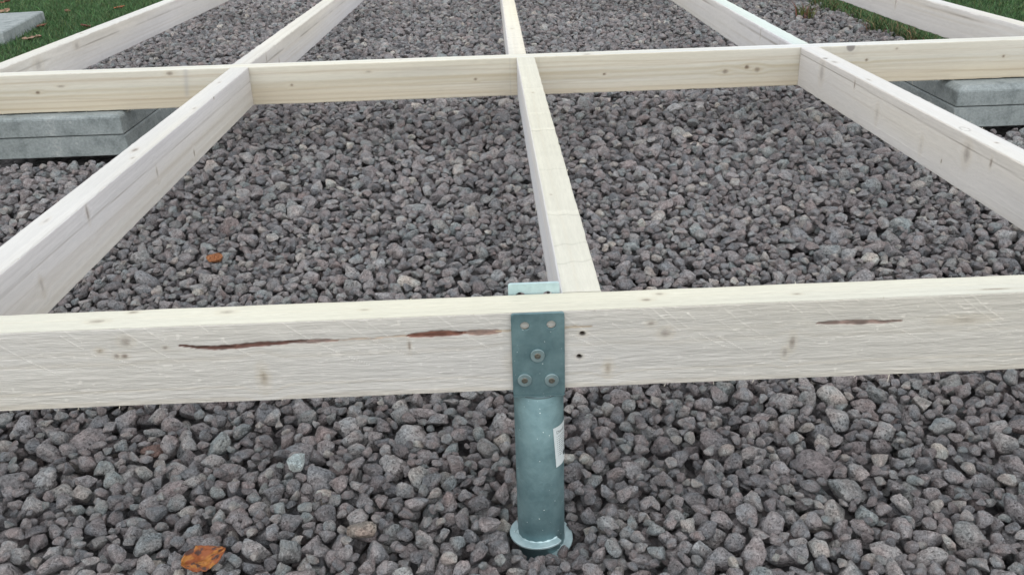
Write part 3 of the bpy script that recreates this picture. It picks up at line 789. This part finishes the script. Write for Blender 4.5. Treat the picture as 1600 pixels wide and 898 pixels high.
# bead where the blade is welded to the tube, with a blob at the lower left
V = []; Q = []
for i in range(61):
    an = a0-i/60*2*math.pi; zc = -.3015-.0210*i/60+.0022
    bl = .0012+.0005*math.sin(i*1.9)+(.0022 if 20 <= i <= 22 else 0)
    for (dr, dz) in ((-.001, bl*1.3), (bl*.7, bl*.7), (bl*1.3, -.001)): V.append(((TR+dr)*math.cos(an)+.0006, (TR+dr)*math.sin(an), zc+dz+PZ-.001))
for i in range(60):
    for k in range(2): Q.append([i*3+k, i*3+k+1, (i+1)*3+k+1, (i+1)*3+k])
mobj('weld_bead', mesh_np('weld_bead', V, Q), GALVL, post)

DARK = mat_flat('zinc_screw_head', (.22, .21, .18), .38, .85, .2, 300)
WASH = mat_galv('washer_zinc', (.20, .28, .295), (.30, .39, .40), .30)
def disc(prof, n=36, star=None):
    V = []; Q = []
    for j, (r, y) in enumerate(prof):
        for k in range(n):
            rr = r
            if star and j in star: rr = r*(1+.22*math.cos(6*2*math.pi*k/n))
            V.append((rr*math.cos(2*math.pi*k/n), y, rr*math.sin(2*math.pi*k/n)))
    for j in range(len(prof)-1):
        for k in range(n): Q.append([j*n+k, (j+1)*n+k, (j+1)*n+(k+1) % n, j*n+(k+1) % n])
    return V, Q, n
wv, wq, wn = disc([(.0074, 0), (.0077, -.0006), (.0077, -.0018), (.0073, -.0022), (.0036, -.0024), (.0033, -.0014), (.0028, -.0012)])
sv, sq_, sn = disc([(.0033, -.0012), (.0034, -.0024), (.0030, -.0028), (.0020, -.0029), (.0018, -.0027), (.0016, -.0012), (.0003, -.0010)], star=(3, 4, 5))
wme = mesh_np('washer', wv, wq, smooth=False); sme = mesh_np('screw_head', sv, sq_, smooth=False)
wme.materials.append(WASH); sme.materials.append(DARK)
for (x, z, rz) in ((.0396, -.0494, .3), (.0251, -.0790, 1.1), (.0544, -.0803, 2.0)):
    wa = bpy.data.objects.new('washer', wme); link(wa, post); wa.location = (x-PX, -PY-.0046, PZ+z); wa.rotation_euler = (random.uniform(-.05, .03), rz, random.uniform(-.04, .04))
    sh = bpy.data.objects.new('screw_head', sme); link(sh, wa)
# paper label round the right of the tube, with its small print
LAB = mat_flat('white_paper', (.62, .67, .68), .6, 0, .05, 200); INK = mat_flat('black_print', (.035, .045, .05), .7, 0, .05, 50)
lab = None
RL = TR+.0004
AN0, ANW = math.radians(-60), .042/RL          # starts front right, runs round to the right
def cyl(u, v, off=0.):   # u along the paper (0..), v down from the top; the label leans a little
    uu = u; a = AN0+uu/RL+(.09*v/.05 if False else 0)
    a = AN0+(uu+v*.075)/RL
    r = RL+off
    return (r*math.cos(a)+.0006, r*math.sin(a), PZ-.1455-v)
V = []; Q = []; nu, nv_ = 24, 4
for i in range(nu+1):
    for j in range(nv_+1): V.append(cyl(.042*i/nu, .0545*j/nv_))
for i in range(nu):
    for j in range(nv_): b = i*(nv_+1)+j; Q.append([b, b+1, b+nv_+2, b+nv_+1])
lab = mobj('paper_label', mesh_np('paper_label', V, Q), LAB, post); lab['label'] = 'white paper label with black print'
# fine print
def strip(u0, u1, v, hh, V, Q):
    k = max(1, int((u1-u0)/.0015)); b = len(V)
    for i in range(k+1):
        u = u0+(u1-u0)*i/k
        V.append(cyl(u, v-hh/2, .00012)); V.append(cyl(u, v+hh/2, .00012))
    for i in range(k): Q.append([b+2*i, b+2*i+1, b+2*i+3, b+2*i+2])
V = []; Q = []; rr = random.Random(4)
for ln in range(10):
    v = .0135+ln*.0029; u = .0045 if ln not in (8, 9) else .004
    end = .037 if ln != 9 else .024
    strip(.0042, .0050, v, .0008, V, Q); u = .0068
    while u < end:
        ww = rr.uniform(.0012, .0042); strip(u, min(u+ww, end), v, .00075, V, Q); u += ww+.0010
mobj('print_line', mesh_np('print_line', V, Q), INK, lab)
# round emblem at the lower right
V = []; Q = []
ec = (.0180, .0425)
V.append(cyl(*ec, .00013)); ng_ = 20
for k in range(ng_): V.append(cyl(ec[0]+.0034*math.cos(2*math.pi*k/ng_), ec[1]+.0034*math.sin(2*math.pi*k/ng_), .00013))
mobj('emblem', mesh_np('emblem', V, tris=[[0, 1+k, 1+(k+1) % ng_] for k in range(ng_)]), INK, lab)
# heading in letters
cu_ = bpy.data.curves.new('heading', 'FONT'); cu_.body = 'Dansk vejl'; cu_.size = .0062; cu_.resolution_u = 2
to = bpy.data.objects.new('heading', cu_); COL.objects.link(to)
dg = bpy.context.evaluated_depsgraph_get(); tm = bpy.data.meshes.new_from_object(to.evaluated_get(dg))
bpy.data.objects.remove(to)
bmt = bmesh.new(); bmt.from_mesh(tm)
bmesh.ops.triangulate(bmt, faces=bmt.faces[:])
for v in bmt.verts:
    u, hgt = v.co.x+.0040, v.co.y; v.co = cyl(u, .0095-hgt, .00014)
bmt.to_mesh(tm); bmt.free(); tm.materials.clear()
mobj('heading', tm, INK, lab)

# ------------------------------------------------------------------ concrete slabs
def slab(loc, sx_, sy_, th, rotz, label, group=None, ch=.007):
    bm = bmesh.new(); bmesh.ops.create_cube(bm, size=1)
    bmesh.ops.scale(bm, vec=(sx_, sy_, th), verts=bm.verts); bmesh.ops.translate(bm, vec=(0, 0, th/2), verts=bm.verts)
    tope = [e for e in bm.edges if all(v.co.z > th*.9 for v in e.verts)]
    bmesh.ops.bevel(bm, geom=tope, offset=ch, segments=1, affect='EDGES')
    bmesh.ops.bevel(bm, geom=[e for e in bm.edges if e.calc_face_angle(0) > .3], offset=.0015, segments=2, affect='EDGES')
    bmesh.ops.subdivide_edges(bm, edges=[e for e in bm.edges if e.calc_length() > .1], cuts=40, use_grid_fill=True)
    for v in bm.verts:
        k = (vn(v.co.x*60+loc[0]*9, v.co.y*60+v.co.z*40, 3)-.5)*.0016
        v.co += Vector((0, float(np.sign(v.co.y))*float(k) if abs(v.co.y) > sy_*.49 else 0, 0))
    o = bobj('concrete_slab', bm, CONC, None, loc); o.rotation_euler.z = rotz
    return tag(o, label, 'slab', group)
gz = -.0975
slab((-.918-.2, 1.385+.2, gz-.0495), .4, .4, .0495, 0, 'upper grey concrete slab of the left pair, directly under the middle beam', 'concrete slabs carrying the frame')
slab((-.916-.2, 1.387+.2, gz-.1035), .4, .4, .0515, .004, 'lower grey concrete slab of the left pair, resting on the gravel', 'concrete slabs carrying the frame', .0015)
slab((1.160+.2, 1.352+.2, gz-.0495), .4, .4, .0495, 0, 'upper chamfered concrete slab of the right pair, jutting out below the middle beam', 'concrete slabs carrying the frame', .012)
slab((1.158+.2, 1.352+.2, gz-.1035), .4, .4, .0515, -.003, 'lower concrete slab of the right pair, resting on the gravel', 'concrete slabs carrying the frame', .0015)
C0 = Vector((-2.27, 4.02)); an = math.radians(10)
e1 = Vector((-math.cos(an), -math.sin(an))); e2 = Vector((math.sin(an), -math.cos(an)))
cc = C0+e1*.35+e2*.35
slab((cc.x, cc.y, -.225), .7, .7, .06, an, 'flat pale concrete slab lying on the lawn at the top left', None, .006)

# ------------------------------------------------------------------ grass
def blades(name, xy, hgt, wid, seed, base_cols, kind='stuff', parent=None, zfun=None):
    r = np.random.default_rng(seed); n = len(xy)
    z0 = lawn_z(xy[:, 0], xy[:, 1]) if zfun is None else zfun(xy[:, 0], xy[:, 1])
    ang = r.uniform(0, 2*np.pi, n); H_ = hgt*np.exp(r.normal(0, .3, n)); W_ = wid*r.uniform(.7, 1.4, n)
    lean = r.uniform(.1, 1.1, n)*H_; ld = r.uniform(0, 2*np.pi, n)
    s_ = np.stack([np.cos(ang)*W_/2, np.sin(ang)*W_/2, 0*W_], -1)
    b = np.stack([xy[:, 0], xy[:, 1], z0-.004], -1)
    mid = b+np.stack([np.cos(ld)*lean*.3, np.sin(ld)*lean*.3, H_*.6], -1)
    tip = b+np.stack([np.cos(ld)*lean, np.sin(ld)*lean, H_*.95], -1)
    V = np.stack([b-s_, b+s_, mid+s_*.8, mid-s_*.8, tip], 1).reshape(-1, 3)
    i0 = np.arange(n)[:, None]*5
    Q = i0+np.array([[0, 1, 2, 3]]); Tt = i0+np.array([[3, 2, 4]])
    me = mesh_np(name, V, Q, Tt)
    bc = np.array(base_cols); pick = bc[r.integers(0, len(bc), n)]*np.exp(r.normal(.15, .30, n))[:, None]
    cl = np.repeat(pick, 5, 0)
    vcol(me, 'leaf', cl)
    o = mobj(name, me, GRASS, parent)
    if kind: o['kind'] = kind
    return o
GRASS = mat_attr('grass_blade', 'leaf', .6)
GC = [(.042, .095, .032), (.050, .118, .038), (.036, .082, .032), (.062, .125, .045), (.046, .10, .038), (.09, .115, .045)]
r = np.random.default_rng(77)
def pts_in(n, x0, x1, y0, y1, cond=None, dens_y=None):
    x = r.uniform(x0, x1, n); y = r.uniform(y0, y1, n)
    k = inview(x, y, np.full(n, -.22), .25)
    if cond is not None: k &= cond(x, y)
    return np.stack([x[k], y[k]], -1)
def not_slab(x, y):
    dx = x-cc.x; dy = y-cc.y; u_ = dx*math.cos(an)+dy*math.sin(an); v_ = -dx*math.sin(an)+dy*math.cos(an)
    return (np.abs(u_) > .352) | (np.abs(v_) > .352)
left = pts_in(190000, -4.1, GX0+.02, 2.0, 7.0, not_slab)
er_ = lambda x, y: x > edge_r(y)-.005+r.exponential(.010, len(x))*-1
right = pts_in(140000, GX1-.06, 3.5, 1.9, 6.5, er_)
o = blades('grass', np.concatenate([left, right]), .024, .0026, 5, GC); tag(o, 'short green lawn grass on both sides of the gravel', 'grass')
print('grass', len(left), len(right), round(time.time()-T0, 1))
# longer fringe hanging over the gravel edge, at the right
fr_y = r.uniform(1.9, 4.6, 5200); fr = np.stack([edge_r(fr_y)+r.normal(.0, .018, len(fr_y))+.012, fr_y], -1)
o = blades('grass', fr, .05, .003, 6, GC+[(.14, .13, .06), (.18, .10, .06)], zfun=lambda x, y: np.full(len(x), -.222)); tag(o, 'longer grass fringe along the right edge of the gravel', 'grass')
# small weed in the gravel
wx = np.array([[1.401, 3.23]])+r.normal(0, .020, (110, 2))
wo_ = blades('weed', wx, .045, .0038, 8, [(.08, .11, .03), (.11, .12, .04), (.16, .07, .05), (.05, .08, .02)], kind=None, zfun=lambda x, y: np.full(len(x), -.205))
tag(wo_, 'small green and reddish weed growing in the gravel before the lawn edge', 'weed')

# ------------------------------------------------------------------ fallen leaves
LEAF = mat_attr('dry_leaf', 'leafc', .5)
def leaf(loc, L_, W_, rot_, cols, label, curl=.25, seed=1, fold=.35, wav=.10, name='fallen_leaf'):
    rs = np.random.default_rng(seed); n, m = 60, 34
    u = np.linspace(0, 1, n)[:, None]; v = np.linspace(-1, 1, m)[None]
    prof = np.sin(np.pi*np.clip(u, .0, 1)**.85)**.62*(1+wav*np.sin(u*23+seed)+.6*wav*np.sin(u*47))
    x = (u-.5)*L_+0*v; y = v*prof*W_/2
    z = curl*L_*(2*(u-.5))**2*.5+fold*np.abs(v)**1.5*prof*W_*.28+.13*W_*(fbm(u*4+seed, v*2+5, seed, 3)-.5)*2+.05*W_*(vn(u*14, v*6+u*9, seed+8)-.5)-.05*W_*np.exp(-(v/.10)**2)
    co = np.stack([x+0*v, y, z+0*v], -1).reshape(-1, 3)
    idx = np.arange(n*m).reshape(n, m); Q = np.stack([idx[:-1, :-1], idx[1:, :-1], idx[1:, 1:], idx[:-1, 1:]], -1).reshape(-1, 4)
    me = mesh_np(name, co, Q)
    a = fbm(u*5+seed, v*2.2+3, seed+3, 3); b_ = fbm(u*9+seed, v*4+9, seed+5, 3)
    c = np.array(cols[0])*(1-sst(.38, .58, a))[..., None]+np.array(cols[1])*sst(.38, .58, a)[..., None]
    k = sst(.54, .68, b_)[..., None]; c = c*(1-k)+np.array(cols[2])*k
    rib = np.exp(-(v/.06)**2)*.5+.22*np.exp(-((np.abs(v)*.5+u)*7 % 1-.5)**2/.006)
    rib = np.broadcast_to(rib, a.shape)[..., None]*.45; c = c*(1-rib)+np.array(cols[2])*rib*.9
    vcol(me, 'leafc', c.reshape(-1, 3))
    o = mobj(name, me, LEAF, None, loc); o.rotation_euler = rot_
    sm = o.modifiers.new('thickness', 'SOLIDIFY'); sm.thickness = .0006
    return tag(o, label, 'leaf')
xi = int((-.347-HX0)/RES); yi = int((-.040-HY0)/RES); zl = float(np.percentile(H[yi-4:yi+5, xi-5:xi+6], 80))
leaf((-.347, -.040, zl+.007), .050, .031, (.42, .10, .62), [(.36, .15, .035), (.24, .07, .022), (.065, .032, .026)], 'crumpled orange and rust autumn leaf lying on the front gravel', .22, 3, .35, .03)
BRWN = [(.30, .17, .10), (.20, .10, .06), (.09, .05, .03)]
for i, (x, y, L_, rz, lb, cl) in enumerate((
        (-2.06, 3.40, .085, .2, 'broad pale brown leaf on the lawn in front of the lying slab', [(.36, .24, .17), (.28, .17, .12), (.14, .08, .05)]),
        (-2.02, 4.38, .06, .6, 'orange brown leaf on the lawn just beyond the far left joist', [(.40, .13, .05), (.26, .09, .04), (.1, .04, .02)]),
        (-2.66, 4.40, .085, 1.4, 'tan leaf on the lawn behind the lying slab', [(.36, .23, .15), (.28, .17, .10), (.14, .08, .05)]),
        (-2.28, 4.32, .05, 2.1, 'small dull brown leaf on the lawn right of the lying slab', BRWN),
        (-2.19, 3.80, .055, .9, 'dark red brown leaf on the lawn beside the corner of the lying slab', [(.20, .07, .04), (.14, .05, .03), (.06, .03, .02)]),
        (-1.95, 3.73, .06, 2.6, 'reddish brown leaf half hidden by the far left joist', [(.22, .08, .05), (.15, .06, .04), (.06, .03, .02)]),
        (-2.86, 4.82, .07, .3, 'dark red leaf at the very top left of the lawn', [(.26, .07, .04), (.17, .05, .03), (.07, .03, .02)]))):
    leaf((x, y, float(lawn_z(np.array(x), np.array(y)))+.017), L_, L_*.62, (.1, -.12, rz), cl, lb, .2, 10+i, .5)
print('done', round(time.time()-T0, 1))
